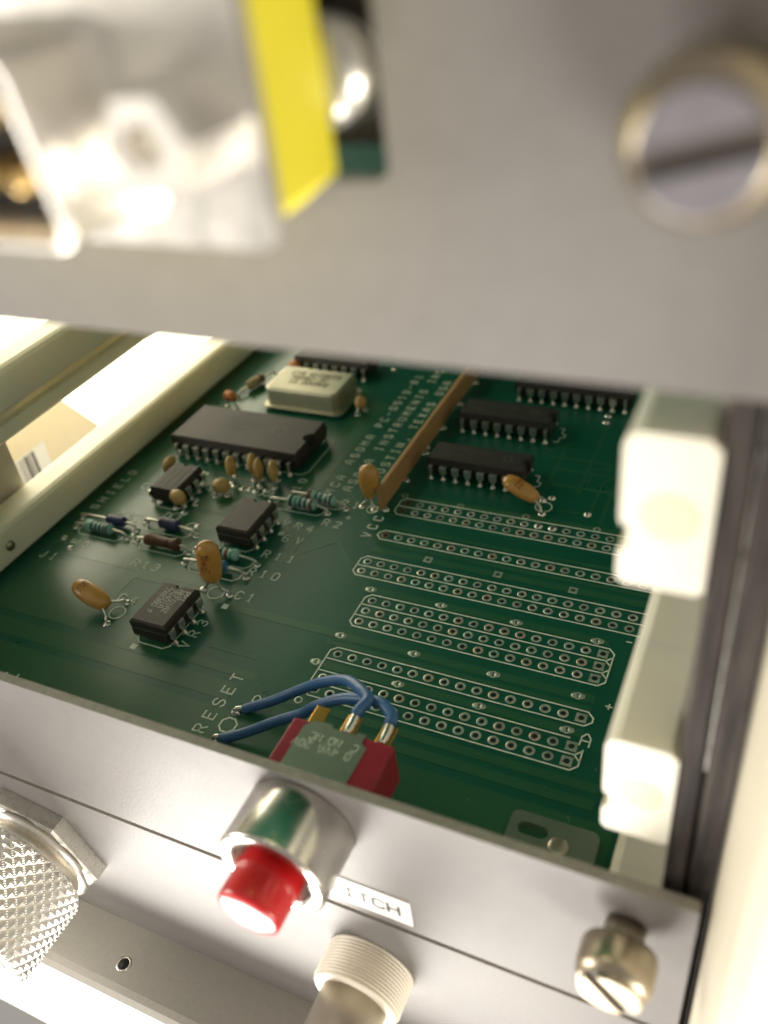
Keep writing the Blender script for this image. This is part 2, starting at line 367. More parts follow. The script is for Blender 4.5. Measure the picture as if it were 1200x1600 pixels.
# copper under the green mask: pours and tracks stand a hair proud of the laminate
def copper(name, rects, z=.035):
    mb = MB()
    for i, (x0, x1, y0, y1) in enumerate(rects): mb.box(x0, x1, y0, y1, .002, z+.0007*i)
    return mb.build(name, M['mask_cu'], board)
copper('copper_pour', [(-67, 46, -44.5, -28.0), (-64, -12, -26.6, -23.2), (-66, -44, -21.6, -7.6)])
copper('copper_pour', [(-34.5, -10, -21.9, -20.3), (-36.0, -27.6, -22.9, -8.4), (-24.5, -2.5, -9.6, -8.0), (-62, -30, -6.0, 3.2), (-45, -38, -7.6, 6)])
copper('copper_pour', [(-64, -34, 8.2, 12.6), (-66.5, -62, -4, 40), (-46.5, -38, 13.5, 27), (-30, -24, 24.5, 60), (-60, -52, 46, 74)])
copper('copper_track', [(-3, 39, -9.7, -8.2), (-3, 39, -16.0, -14.6), (-3, 38.5, 1.7, 3.1), (-6, 44, 11.6, 13.0), (-8, 34, 27.9, 29.3), (-3, 39, -11.2, -10.4),
       (-6, 44, 14.0, 14.6), (-6, 44, 18.6, 19.3), (-4, 43, -24.0, -22.6), (-4, 43, -26.6, -25.0)])
copper('copper_track', [(16, 30, 39.5, 40.3), (18, 42, 44.5, 45.2), (18, 18.7, 36, 52), (24, 24.7, 38, 63), (30, 30.7, 30, 60), (16, 40, 48.5, 49.2), (34, 34.7, 33, 66)])

mb = MB()
rt = random.Random(5)
for x0, x1, y0, y1, n in ((-62, -40, -7, 30, 16), (-40, -14, 8, 74, 18), (-2, 44, 30, 76, 13), (-22, -10, -20, 20, 5)):
    for i in range(n):
        x, y = rt.uniform(x0, x1), rt.uniform(y0, y1); L = [(x, y)]
        for k in range(rt.randint(2, 4)):
            a = rt.choice((0, 0, PI/4, PI/2, -PI/4, PI/2)); d = rt.uniform(3, 11)
            q = (L[-1][0]+math.cos(a)*d, L[-1][1]+math.sin(a)*d)
            if not (x0-3 < q[0] < x1+3 and y0 < q[1] < y1+4): break
            if len(L) > 1 and abs((q[0]-L[-1][0])*(L[-1][1]-L[-2][1])-(q[1]-L[-1][1])*(L[-1][0]-L[-2][0])) < 1e-6: continue
            L.append(q)
        if len(L) > 1: stroke(mb, L, rt.choice((.4, .4, .6)), .003, .036+.0004*i)
tag(mb.build('copper_track', M['mask_cu'], board), kind='stuff')

# white printed outlines and lettering
def outline(polys, wd=.22):
    mb = MB()
    for p in polys: stroke(mb, p, wd, .036, .09)
    return mb.build('printed_outline', M['silk'], board)
c = .9
def box_rows(xl, xr, ytop, mids, ybot, right=True):
    L = []
    if right:
        L.append([(xl+c, ytop), (xr-c, ytop), (xr, ytop-c), (xr, ybot+c), (xr-c, ybot), (xl+c, ybot), (xl, ybot+c), (xl, ytop-c), (xl+c, ytop)])
    else: L.append([(xr, ytop), (xl+c, ytop), (xl, ytop-c), (xl, ybot+c), (xl+c, ybot), (xr, ybot)])
    for m in mids: L.append([(xl, m), (xr-(c if right else 0), m)]); 
    if right:
        for m in mids: L.append([(xr-c, m), (xr, m+c)]); L.append([(xr-c, m), (xr, m-c)])
    return L
h = 1.27
outline(box_rows(-2*P-1.5, 45, 10.5*P+h, [10*P], 9.5*P-h, False))
outline(box_rows(-2*P-1.5, 45, 6.5*P+h, [], 6.5*P-h, False))
outline(box_rows(-2*P-1.5, 45, 3.5*P+h, [3*P], 2.5*P-h, False))
outline(box_rows(-1.5, 15*P+1.6, h, [-.5*P, -1.5*P], -2*P-h))
outline([[(-1.5+c, -5*P+h), (15*P+.7, -5*P+h), (15*P+1.6, -5*P+h-c), (15*P+1.6, -5*P-h+c), (15*P+.7, -5*P-h), (-1.5, -5*P-h)],
         [(-1.5+c, -5*P+h), (-1.5, -5*P+h-c), (-1.5, -8*P-h+c), (-1.5+c, -8*P-h), (15*P+.7, -8*P-h), (15*P+1.6, -8*P-h+c), (15*P+1.6, -7*P-.2)],
         [(-1.5, -7*P+h), (15*P-.6, -7*P+h)], [(-1.5, -7.5*P), (15*P+.7, -7.5*P)], [(15*P+.7, -7.5*P), (15*P+1.6, -7.5*P+c)], [(15*P+.7, -7.5*P), (15*P+1.6, -7.5*P-c)]])
def legend(text, x, y, h=1.75, pitch=2.35, rot=0.0, wd=.22):
    return word(text, h, pitch, wd, .037, .092).build('printed_lettering', M['silk'], board, (x, y, 0), (0, 0, rot))
UP = PI/2
legend('RESET', -11.7, -33.0, 1.9, 2.55, UP, .25)
legend('R13', -46.9, -5.0, 1.75, 2.3); legend('J1', -66.4, -8.2, 1.75, 2.4); legend('C4', -43.2, -13.7, 1.8, 2.5); legend('C1', -23.2, -6.7, 1.8, 2.3)
legend('R10', -24.4, -.6, 1.8, 2.45); legend('R11', -24.4, 4.4, 1.8, 2.6); legend('6V', -23.1, 9.5, 1.75, 2.7); legend('VR4', -25.3, 13.3, 1.75, 2.6); legend('R2', -18.1, 15.9, 1.75, 2.5)
legend('VR3', -24.1, -19.4, 1.75, 2.6, UP); legend('VCC', -7.6, 15.0, 1.75, 2.55, UP); legend('+', -14.6, 18.4, 1.7, 2); legend('10', -27.8, 24.7, 1.6, 2.5, UP)
legend('MCA', -20.7, 25.3, 1.75, 2.45, UP); legend('ASOMA PC-0519-R1', -21.4, 35.8, 1.75, 2.45, UP)
legend('ASOMA INSTRUMENTS INC', -17.6, 27.2, 1.75, 2.45, UP); legend('AUSTIN, TEXAS USA', -13.8, 32.1, 1.75, 2.45, UP)
legend('SHIELD', -65.4, 7.5, 1.7, 2.5, UP); legend('A', 39.0, -17.2, 2.0, 2, 0); legend('+', 40.7, -10.4, 1.6, 2); legend('-', 40.7, 2.7, 1.6, 2)
legend('R1', -17.4, 22.4, 1.7, 2.5); legend('D1', -49.8, 9.0, 1.7, 2.5); legend('R9', -59.6, 6.3, 1.7, 2.4); legend('P', -6.1, -25.4, 1.9, 2, UP); legend('-', -46.6, -34.2, 1.8, 2, UP); legend('T', -48.0, -34.6, 1.7, 2, UP)
legend('E', -61.5, -2.8, 1.6, 2, UP); legend('0', -60.0, -3.2, 1.6, 2)
outline([circle(-9.0, -30.5, 1.35, 8, PI/8)+[circle(-9.0, -30.5, 1.35, 8, PI/8)[0]]], .28)
def obl(x0, x1, y, hh, ch=.9):
    return [(x0+ch, y+hh), (x1-ch, y+hh), (x1, y+hh-ch), (x1, y-hh+ch), (x1-ch, y-hh), (x0+ch, y-hh), (x0, y-hh+ch), (x0, y+hh-ch), (x0+ch, y+hh)]
outline([obl(-49.3, -39.1, 1.2, 1.5)]); outline([obl(-64.3, -53.8, 1.4, 1.5)]); outline([obl(-51.3, -41.2, 6.2, 1.5)]); outline([obl(-36, -24.9, 2.0, 1.5)]); outline([obl(-36, -25.1, -1.5, 1.5)])
outline([obl(-30.2, -19.5, 19.6, 1.5)]); outline([obl(-27.2, -16.5, 22.2, 1.3)])
outline([obl(-33.7, -27.1, -15.2, 5.6)]); outline([obl(-33.5, -27.0, 10.2, 5.5)]); outline([obl(-54.9, -48.1, 17.2, 5.4)]); outline([obl(-61.5, -29.0, 36.4, 6.9, 1.2)])
def ringo(x, y, r, n=16): q = circle(x, y, r, n); return q+[q[0]]
outline([ringo(-27.0, -6.5, 1.5)]); outline([ringo(-41.0, -16.2, 1.45)]); outline([ringo(19.6, 32.4, 1.5)]); outline([ringo(-10.8, 22.9, 1.1)])
for x, y in ((-46, 20.5), (-38.6, 22.6), (-35.5, 21.8), (-47.4, 10.0), (-42.5, 8.2), (-59.8, 17.0), (-33.5, 22.2)): outline([ringo(x, y, 1.1, 12)], .2)
outline([[(15.3, 36.4), (16.2, 36.4), (16.2, 38.0), (17.0, 38.4), (17.0, 39.4), (16.2, 39.8), (16.2, 41.6), (15.3, 41.6)]]); outline([[(15.3, 54.0), (16.2, 54.0), (16.2, 55.6), (17.0, 56.0), (17.0, 57.0), (16.2, 57.4), (16.2, 59.2), (15.3, 59.2)]])
sq = MB().box(-.55, .55, -.55, .55, .036, .09)
sqm = sq.mesh('printed_square', M['silk'])
for x, y in ((-23.5, -9.0), (-24.2, 11.4), (-50, 24.4), (-33.0, -21.9)): put('printed_square', sqm, board, (x, y, 0))
dome = MB().lathe([(.78, .004), (.74, .12), (.5, .34), (.2, .46), (0, .5)], 14).mesh('solder_joint', M['solder'])
for x, y in ((-65.4, -2.2), (-62.0, -4.4), (-9.0, 53.2), (-9.0, 45.7), (-29.5, 75.3), (27.7, 32.3), (23.5, 66.1), (23.7, 63.6), (20.3, 35.4), (-41.6, 22.2), (-39.2, 21.8), (-37.6, 21.9), (-36.2, 21.7), (-34.2, 22.6), (-58.2, 19.5),
             (-44.6, 6.9), (-41.2, 8.5), (-52.0, 2.6), (-46.8, 16.0), (-46.0, 14.6)):
    put('solder_joint', dome, board, (x, y, 0))

mb = MB()
for i in range(170):
    x, y, a, q = random.uniform(-66, 46), random.uniform(-44, 70), random.uniform(0, 6), random.uniform(.03, .10)
    e = Vector((math.cos(a), math.sin(a), 0))*q*random.uniform(1, 3.5); g = Vector((-e.y, e.x, 0)).normalized()*q*.5
    c0 = Vector((x, y, .05)); mb.add([c0-e, c0+g, c0+e, c0-g, c0+Vector((0, 0, q*.6))], [(0, 1, 4), (1, 2, 4), (2, 3, 4), (3, 0, 4)])
tag(mb.build('dust', mat('dust', (.35, .36, .30), .9), board), kind='stuff')

# ================================================================== CHIPS
def pin_mesh():
    mb = MB()
    mb.box(-.72, .72, -.12, .13, 1.55, 2.85, .05, 1); mb.box(-.72, .72, .0, .95, 2.62, 2.86, .05, 1)
    mb.prism([(-.70, 1.6), (.70, 1.6), (.27, .95), (-.27, .95)], -.10, .11, Matrix(((1, 0, 0), (0, 0, 1), (0, 1, 0))))
    mb.box(-.26, .26, -.095, .105, .0, 1.0)
    mb.lathe([(.62, .0), (.5, .2), (.33, .5), (.26, .7)], 10)
    return mb.mesh('pin', M['lead'])
PIN = pin_mesh()
def end_pin_mesh():
    mb = MB()
    mb.box(-.36, .36, -.12, .13, 1.55, 2.85, .05, 1); mb.box(-.36, .36, .0, .95, 2.62, 2.86, .05, 1); mb.box(-.26, .26, -.095, .105, .0, 1.6)
    mb.lathe([(.62, .0), (.5, .2), (.33, .5), (.26, .7)], 10)
    return mb.mesh('pin', M['lead'])
PIN_END = end_pin_mesh()
def body_outline(L, W, notch, r):
    o = [(-L/2, -W/2), (L/2, -W/2)]
    k = 10
    for i in range(k+1):
        a = -PI/2-PI*i/k
        o.append((L/2+(0 if notch == 0 else math.cos(a)*r), math.sin(a)*r) if notch else (L/2, -W/2+W*(i+1)/(k+2)))
    o += [(L/2, W/2), (-L/2, W/2)]
    return o
def dip(name, label, npins, rowgap, L, W, centre, rotz=0.0, group='black chips on the circuit board', ceramic=False, notch=1.2, zt=4.3, zb=.75, flip=False):
    t = thing(name, label, 'chip', (centre[0], centre[1], 0), rotz, group)
    oN = body_outline(L, W, notch, abs(notch)); o0 = body_outline(L, W, 0, 0)
    def ring(o, ins, z):
        return [(x*(L-2*ins)/L, y*(W-2*ins)/W, z) for x, y in o]
    zm = (zt+zb)/2+.2
    if ceramic:
        MB().loft([ring(o0, .14, zb), ring(o0, 0, zb+.2), ring(o0, 0, zm-.22)]).build('lower_slab', M['ceram'], t)
        MB().loft([ring(o0, .06, zm-.22), ring(o0, .06, zm+.10)]).build('seal', M['seam'], t)
        MB().loft([ring(oN, 0, zm+.10), ring(oN, 0, zt-.5), ring(oN, .10, zt-.25), ring(oN, .45, zt)]).build('body', M['ceram'], t)
    else:
        MB().loft([ring(o0, .35, zb), ring(o0, .02, zm-.12), ring(o0, .02, zm)]).build('lower_body', M['chip'], t)
        MB().loft([ring(oN, 0, zm+.002), ring(oN, 0, zm+.14), ring(oN, .26, zt-.12), ring(oN, .40, zt)]).build('body', M['chip'], t)
    for i in range(npins):
        x = (i-(npins-1)/2)*P
        me = PIN_END if i in (0, npins-1) and not ceramic and npins > 6 else PIN
        put('pin', me, t, (x, -rowgap/2, 0)); put('pin', me, t, (x, rowgap/2, 0), (0, 0, PI))
    return t
def marking(t, lines, x, y, h, lead, rot, m, z, pitch=None):
    mb = MB()
    for k, s in enumerate(lines): word(s, h, pitch or h*.86, h*.14, z, z+.02, .62, mb, R2(rot), R2(rot) @ Vector((0, -k*lead, 0)))
    return mb.build('marking', m, t, (x, y, 0))
big = dip('dip_chip', 'widest black chip, notched at one end, beside the metal oscillator can', 12, 15.24, 31.2, 13.4, (-46.2, 36.4), 0, notch=1.5, zt=4.6)
marking(big, ['AM7910PC', '8429DP'], -4.5, 1.6, 1.1, 2.2, 0, M['inkdim'], 4.6); 
lg = MB(); lg.plate([(-1.9, -1.6), (1.9, -1.6), (1.9, 1.6), (-1.9, 1.6)], [circle(0, 0, 1.0, 12)], 4.601, 4.618); lg.box(-.28, .28, -.7, .7, 4.601, 4.618); lg.build('logo', M['inkdim'], big, (7.6, .6, 0))
dip('dip_chip', 'black sixteen-pin chip beneath the yellow capacitor, nearest the drilled rows', 8, 7.62, 19.6, 6.4, (4.98, 39.4))
dip('dip_chip', 'black sixteen-pin chip in the middle of the three beyond the brown bar', 8, 7.62, 19.6, 6.4, (4.95, 57.0))
dip('dip_chip', 'black twenty-pin chip half hidden under the upper panel edge, right of the bar', 10, 7.62, 25.4, 6.4, (15.0, 72.2))
dip('dip_chip', 'black chip half hidden behind the metal oscillator can', 8, 7.62, 20.2, 6.4, (-43.4, 72.4))
vr3 = dip('dip_chip', 'small eight-pin chip with white lettering beside the VR3 marking', 4, 7.62, 9.9, 7.1, (-30.4, -15.2), PI/2, ceramic=True, notch=.8)
marking(vr3, ['PMI', 'REF01AZ', '7W401A', '7X8380 F'], 3.6, -1.9, .98, 1.28, PI, M['ink'], 4.301, .80)
dip('dip_chip', 'small eight-pin unmarked dark chip beside the VR4 marking', 4, 7.62, 9.9, 7.1, (-30.3, 10.15), PI/2, ceramic=True, notch=.8)
ul = dip('dip_chip', 'small eight-pin chip among the yellow capacitors, near the cream rail', 4, 7.62, 9.4, 6.5, (-51.5, 17.2), PI/2, notch=.8, zt=4.1)
for yy in (-1.5, 0.2, 1.7): MB().box(-3.6, 3.0, yy-.16, yy+.16, 4.101, 4.13).build('marking', M['inkdim'], ul)

# chip ten-pin details on the right-hand three chips
for t in [o for o in COL.objects if o.name.startswith('dip_chip') and o.location.x > 0]:
    lg = MB(); lg.plate(circle(0, 0, 1.0, 14), [circle(0, 0, .6, 12)], 4.301, 4.315); lg.build('logo', M['inkdim'], t, (5.6, .3, 0)); 
    marking(t, ['SN74LS138N', '8412'], -6.2, .6, 1.0, 1.9, 0, M['inkdim'], 4.301)

# ================================================================== RESISTORS AND DIODES
def axial(name, label, cat, x0, y0, x1, y1, bodymat, L=6.2, r=1.15, bands=(), shape='dogbone', zc=1.45, off=0.0, group='resistors on the circuit board'):
    cx, cy = (x0+x1)/2, (y0+y1)/2; span = math.hypot(x1-x0, y1-y0); a = math.atan2(y1-y0, x1-x0)
    t = thing(name, label, cat, (cx, cy, 0), a, group)
    if shape == 'dogbone': prof = [(0, -L/2), (r*.55, -L/2+.02), (r*.95, -L/2+.3), (r, -L/2+.75), (r*.97, -L/2+1.25), (r*.83, -L/2+1.75), (r*.83, L/2-1.75), (r*.97, L/2-1.25), (r, L/2-.75), (r*.95, L/2-.3), (r*.55, L/2-.02), (0, L/2)]
    else: prof = [(0, -L/2), (r*.8, -L/2+.02), (r*.97, -L/2+.25), (r, -L/2+.5), (r, L/2-.5), (r*.97, L/2-.25), (r*.8, L/2-.02), (0, L/2)]
    MB().lathe(prof, 20, POS_X, (off, 0, zc)).build('body', bodymat, t)
    def rad(z):
        for (ra, za), (rb, zb) in zip(prof, prof[1:]):
            if za <= z <= zb: return ra+(rb-ra)*(z-za)/max(1e-6, zb-za)
        return r
    for z, wd, m in bands:
        ps = [(rad(z-wd/2)+.02, z-wd/2), (rad(z)+.03, z), (rad(z+wd/2)+.02, z+wd/2)]
        mb = MB().lathe(ps, 20, POS_X, (off, 0, zc)); mb.f = [f for f in mb.f if len(f) == 4]; mb.sm = [True]*len(mb.f)
        mb.build('band', m, t)
    for s in (-1, 1):
        MB().tube([(s*span/2, 0, 0), (s*span/2, 0, .55), (s*(span/2-.5), 0, 1.15), (off+s*(L/2+.5), 0, zc-.03), (off+s*(L/2-.2), 0, zc)], .27, 8, 5).build('lead', M['lead'], t)
        put('solder_joint', dome, t, (s*span/2, 0, 0))
    return t
K, RD, GR, TQ = M['band_k'], M['band_r'], M['band_g'], M['turq']
axial('resistor', 'turquoise resistor with dark bands nearest the cream rail, under the R9 marking', 'resistor', -65.4, 1.4, -52.7, 1.4, TQ, bands=((-1.2, .5, K), (-.2, .5, K), (.8, .5, K), (1.8, .5, K), (2.6, .5, K)))
axial('diode', 'dark blue diode lying behind the turquoise resistor near the cream rail', 'diode', -66.0, 4.2, -52.4, 4.1, M['navy'], 4.2, 1.05, (), 'tube', off=2.2, group='blue diodes on the circuit board')
axial('diode', 'dark blue diode lying under the D1 marking, behind the brown resistor', 'diode', -52.0, 6.6, -39.9, 5.9, M['navy'], 4.4, 1.15, ((-1.2, .35, K), (.2, .35, K)), 'tube', off=.2, group='blue diodes on the circuit board')
axial('resistor', 'dark brown resistor lying above the R13 marking', 'resistor', -50.2, 1.1, -38.1, 1.3, M['brownres'], 7.6, 1.2, ((-2, .5, RD), (1.6, .5, K)), off=.4)
axial('resistor', 'turquoise resistor behind the tallest capacitor, ending at the R11 marking', 'resistor', -37.1, 1.9, -23.9, 2.1, TQ, bands=((2.0, .5, GR), (.9, .6, RD), (-.2, .5, K), (-1.4, .5, K)))
axial('resistor', 'light blue resistor mostly hidden by the tallest capacitor, ending at the R10 marking', 'resistor', -37.2, -1.5, -24.0, -1.4, M['blueres'], 6.0, 1.1, ())
axial('resistor', 'turquoise and black banded resistor behind the VR4 marking', 'resistor', -31.2, 19.6, -18.6, 19.4, TQ, bands=((-2.1, .6, K), (-1.1, .5, GR), (-.1, .5, K), (1.0, .55, K), (2.3, .7, RD)), off=1.0)
axial('resistor', 'banded resistor with a red end behind the one at the VR4 marking', 'resistor', -28.2, 22.5, -15.7, 21.6, TQ, bands=((-2.3, .9, RD), (-.8, .5, K), (.3, .5, K), (1.5, .5, K), (2.5, .5, K)), off=.9)
axial('diode', 'tan diode standing apart near the cream rail, left of the oscillator can', 'diode', -60.8, 54.0, -57.6, 66.0, M['tanbody'], 5.0, 1.15, ((1.3, .6, K),), 'tube', zc=1.5, group='blue diodes on the circuit board')
del COL.objects['diode.002']['group']

# ================================================================== CAPACITORS
TEAR = [(0, .30), (.02, .52), (.08, .72), (.2, .88), (.38, .98), (.58, 1.0), (.76, .96), (.88, .80), (.95, .56), (.99, .25), (1, .05)]
def capacitor(name, label, p0, p1, r, flat, side, leads, m, prof=TEAR, group='yellow bead capacitors', lead_r=.25, cat='capacitor'):
    base = ((leads[0][0][0]+leads[1][0][0])/2, (leads[0][0][1]+leads[1][0][1])/2, 0) if leads else (p0[0], p0[1], 0)
    B = Vector(base); t = thing(name, label, cat, base, 0, group)
    MB().bead(Vector(p0)-B, Vector(p1)-B, [(a, b*r) for a, b in prof], flat, side).build('body', m, t)
    for L in leads:
        MB().tube([Vector(q)-B for q in L], lead_r, 8, 5).build('lead', M['lead'], t); put('solder_joint', dome, t, Vector(L[0])-B)
    return t
c1 = capacitor('capacitor', 'tallest amber capacitor standing upright beside the C1 marking', (-27.3, -6.3, 2.5), (-26.6, -5.6, 11.0), 2.15, .72, (1, .35, 0),
    [[(-29.7, -6.4, 0), (-29.0, -6.4, .9), (-28.4, -6.4, 1.8), (-28.3, -6.3, 3.4)], [(-24.3, -6.3, 0), (-24.6, -6.3, .9), (-25.6, -6.4, 1.3), (-26.2, -6.3, 3.4)]], M['tant'],
    [(0, .45), (.03, .66), (.1, .80), (.25, .92), (.45, 1.0), (.65, 1.0), (.8, .92), (.9, .74), (.96, .5), (.99, .24), (1, .05)])
# printed box on its face: placed on the rounded front
CP = [(0, .45), (.03, .66), (.1, .80), (.25, .92), (.45, 1.0), (.65, 1.0), (.8, .92), (.9, .74), (.96, .5), (1, .24)]
def cap_mark(t, p0, p1, r, flat, side, mk, v0, face, prof):
    """lay flat lettering on the rounded face of a capacitor"""
    p0 = Vector(p0); p1 = Vector(p1); ax = p1-p0; ln = ax.length; ax.normalize()
    sd = Vector(side); sd = (sd-ax*sd.dot(ax)).normalized(); nm = ax.cross(sd)
    if nm.dot(Vector(face)) < 0: nm = -nm
    if sd.cross(ax).dot(nm) < 0: sd = -sd
    def crad(q):
        for (a, ra), (b, rb) in zip(prof, prof[1:]):
            if a <= q <= b: return r*(ra+(rb-ra)*(q-a)/(b-a))
        return .4
    for i, p in enumerate(mk.v):
        hh = v0+p.y; rr = crad(hh/ln)
        mk.v[i] = p0-t.location/MM+ax*hh+sd*p.x+nm*(flat*math.sqrt(max(.05, rr*rr-p.x*p.x))+.015+p.z)
    mk.build('marking', M['tantink'], t)
mk = MB()
stroke(mk, [(-1.15, -1.9), (.35, -1.9), (.35, 1.9), (-1.15, 1.9), (-1.15, -1.9)], .13, 0, .03)
for i, tx in enumerate(('105', '35', 'K2')): word(tx, .75, .50, .11, 0, .03, .62, mk, None, (-1.0, 1.0-i*1.15, 0))
cap_mark(c1, (-27.3, -6.3, 2.5), (-26.6, -5.6, 11.0), 2.15, .72, (1, .35, 0), mk, 4.6, (.3, -1, 0), CP)
c4 = capacitor('capacitor', 'amber capacitor leaning over alone beside the C4 marking', (-42.1, -16.6, 1.7), (-49.4, -15.6, 4.1), 1.85, .85, (0, 1, .2),
    [[(-41.0, -13.6, 0), (-41.1, -13.9, .8), (-41.6, -15.0, 1.4), (-42.9, -15.9, 2.0)], [(-41.0, -19.0, 0), (-41.2, -18.7, .7), (-41.6, -18.0, 1.3), (-42.9, -17.2, 1.9)]], M['tant'])
mk = MB()
for i, tx in enumerate(('10', '25')): word(tx, .8, .75, .13, 0, .03, .62, mk, R2(PI/2), (-.2+i*1.1, 0, 0))
cap_mark(c4, (-42.1, -16.6, 1.7), (-49.4, -15.6, 4.1), 1.85, .85, (0, 1, .2), mk, 4.8, (0, 0, 1), TEAR)
c5 = capacitor('capacitor', 'amber capacitor leaning against the chip beyond the drilled rows', (18.6, 32.3, 1.6), (11.9, 33.2, 4.6), 1.75, .8, (0, 1, .3),
    [[(18.9, 34.3, 0), (18.9, 33.9, .9), (18.4, 33.2, 1.5), (17.6, 32.9, 2.0)], [(19.9, 30.3, 0), (19.6, 30.6, .8), (18.9, 31.4, 1.4), (17.8, 31.7, 2.0)]], M['tant'])
mk = MB()
for i, tx in enumerate(('22', '16')): word(tx, .8, .75, .13, 0, .03, .62, mk, R2(PI/2), (-.2+i*1.1, 0, 0))
cap_mark(c5, (18.6, 32.3, 1.6), (11.9, 33.2, 4.6), 1.75, .8, (0, 1, .3), mk, 3.6, (0, 0, 1), TEAR)
capacitor('capacitor', 'round orange capacitor standing against the end of the brown bar', (-11.6, 23.6, 1.9), (-11.1, 24.6, 9.2), 2.0, .72, (1, .2, 0),
    [[(-13.1, 23.2, 0), (-12.8, 23.3, .8), (-12.2, 23.5, 1.4), (-12.0, 23.7, 2.6)], [(-10.4, 22.9, 0), (-10.6, 23.1, .8), (-11.1, 23.4, 1.5), (-11.2, 23.7, 2.6)]], M['tant'],
    [(0, .22), (.05, .36), (.18, .62), (.34, .84), (.52, .98), (.68, 1.0), (.82, .9), (.92, .66), (.98, .32), (1, .05)])
DISC = [(0, .30), (.06, .58), (.18, .84), (.36, .99), (.55, 1.0), (.74, .88), (.88, .62), (.97, .30), (1, .05)]
def bead_cap(label, x, y, z=3.5, r=2.1, ang=0.5, tilt=(0, 0), m='disc', hh=None, th=.52, legs=1.27):
    sd = Vector((math.sin(ang), math.cos(ang), 0)); hh = hh or r
    p0 = (x-tilt[0]*.5, y-tilt[1]*.5, z-hh*.98); p1 = (x+tilt[0]*.5, y+tilt[1]*.5, z+hh*.98)
    ld = []
    for s in (-1, 1):
        q = Vector((x-tilt[0], y-tilt[1], 0))+sd*legs*s
        ld.append([(q.x, q.y, 0), (q.x, q.y, .6), (p0[0]+sd.x*s*r*.55, p0[1]+sd.y*s*r*.55, z-hh*.75), (p0[0]+sd.x*s*r*.5, p0[1]+sd.y*s*r*.5, z-hh*.3)])
    return capacitor('capacitor', label, p0, p1, r, th, sd, ld, M[m], DISC, 'small ceramic capacitors')
bead_cap('mustard capacitor standing alone before the widest chip, left of three', -42.9, 24.2, 3.5, 1.95, -.3, hh=2.3, th=.46)
bead_cap('rearmost of the three mustard capacitors huddled before the widest chip', -38.9, 26.2, 3.5, 1.95, -.3, hh=2.3, th=.46)
bead_cap('middle of the three mustard capacitors huddled before the widest chip', -36.7, 24.9, 3.4, 1.95, -.3, hh=2.3, th=.46)
bead_cap('mustard capacitor at the corner end of the three before the widest chip', -33.5, 25.3, 3.4, 1.95, -.3, hh=2.3, th=.46)
bead_cap('round mustard capacitor lying low between the two small eight-pin chips', -42.4, 19.4, 2.0, 1.9, 1.2, (0, .8), hh=1.5, th=.8)
bead_cap('pale orange capacitor on bent legs in front of the small chip near the rail', -47.6, 12.3, 3.2, 2.1, 1.9, (.2, .3), 'disc', 1.5, .62, 1.4)
bead_cap('mustard capacitor tilted behind the small chip near the cream rail', -57.0, 22.2, 2.7, 1.9, .1, (.8, .3))
bead_cap('orange brown capacitor on two legs behind the widest chip, near the rail', -59.6, 49.9, 3.1, 1.9, 1.75, (.2, 0), 'discdark', 1.35, .6, 1.5)
bead_cap('tiny brown capacitor beside the corner of the metal oscillator can', -28.8, 55.6, 2.5, 1.55, .3, (0, .3), 'disc', 1.5, .7)
bead_cap('orange brown capacitor far back behind the oscillator can', -52.0, 67.2, 3.0, 1.8, 1.75, (0, 0), 'discdark', 1.35, .6, 1.4)

# ================================================================== OSCILLATOR CAN AND BUS BAR
t = thing('oscillator_can', 'shiny metal oscillator can with dark print, behind the widest chip', 'oscillator', (-42.0, 57.2, 0))
def rr3(hx, hy, r, z): return [(x, y, z) for x, y in rrect(-hx, hx, -hy, hy, r, 5)]
MB().loft([rr3(10.1, 6.2, 1.6, .55), rr3(10.25, 6.35, 1.7, .7), rr3(10.25, 6.35, 1.7, .95), rr3(10.1, 6.2, 1.6, 1.1)], False).build('flange', M['can'], t)
MB().loft([rr3(9.35, 5.45, 1.5, 1.08), rr3(9.3, 5.4, 1.5, 4.9), rr3(9.2, 5.3, 1.4, 5.25), rr3(8.95, 5.05, 1.2, 5.45), rr3(8.6, 4.7, 1.0, 5.5)], False).build('cover', M['can'], t)
mb = MB()
for i, (s, x) in enumerate((('CTS KNIGHTS', -5.6), ('MX052-2C', -4.6), ('10.000MHZ', -4.6))): word(s, 1.35, 1.16, .32, 5.501, 5.52, .62, mb, None, (x, 1.6-i*1.9, 0))
mb.build('marking', M['inkdark'], t)
for x in (-7.6, 7.6):
    for y in (-3.8, 3.8): MB().lathe([(.3, 0), (.3, .56)], 10, None, (x, y, 0)).build('pin', M['lead'], t)
t = thing('bus_bar', 'tall brown strip standing on edge across the board beside the orange capacitor', 'bus bar', (-9.0, 23.0, 0))
MB().box(-.55, .35, 0, 82, .45, 5.1, .12, 2).build('strip', M['bar'], t)
MB().box(.352, .50, .4, 81.6, .45, 4.7, .05, 1).build('face_strip', M['bar'], t)
for i in range(9):
    MB().box(-.3, .9, .1+i*10, 1.1+i*10, 0, .5).build('foot', M['lead'], t); put('solder_joint', dome, t, (.7, .6+i*10, 0))

# ================================================================== MOUNTING BRACKET ON THE BOARD
t = thing('mounting_bracket', 'pale metal foot with an oval slot, fixing the board to the panel', 'bracket', (39.6, -38, 0.05))
slot = rrect(-4.4, -.6, 4.9, 6.6, .84, 4)
MB().plate(rrect(-5.5, 5.4, -7.7, 8.0, 1.0, 4), [slot], .02, 1.0).build('foot', M['bracket'], t)
MB().box(-5.5, 5.4, -7.88, -6.9, 1.01, 9.0, .2, 2).build('upright', M['bracket'], t)
MB().lathe([(1.3, 0), (1.25, .2), (.9, .32), (0, .36)], 20, None, (1.0, 4.6, .98)).build('rivet', M['rod'], t)

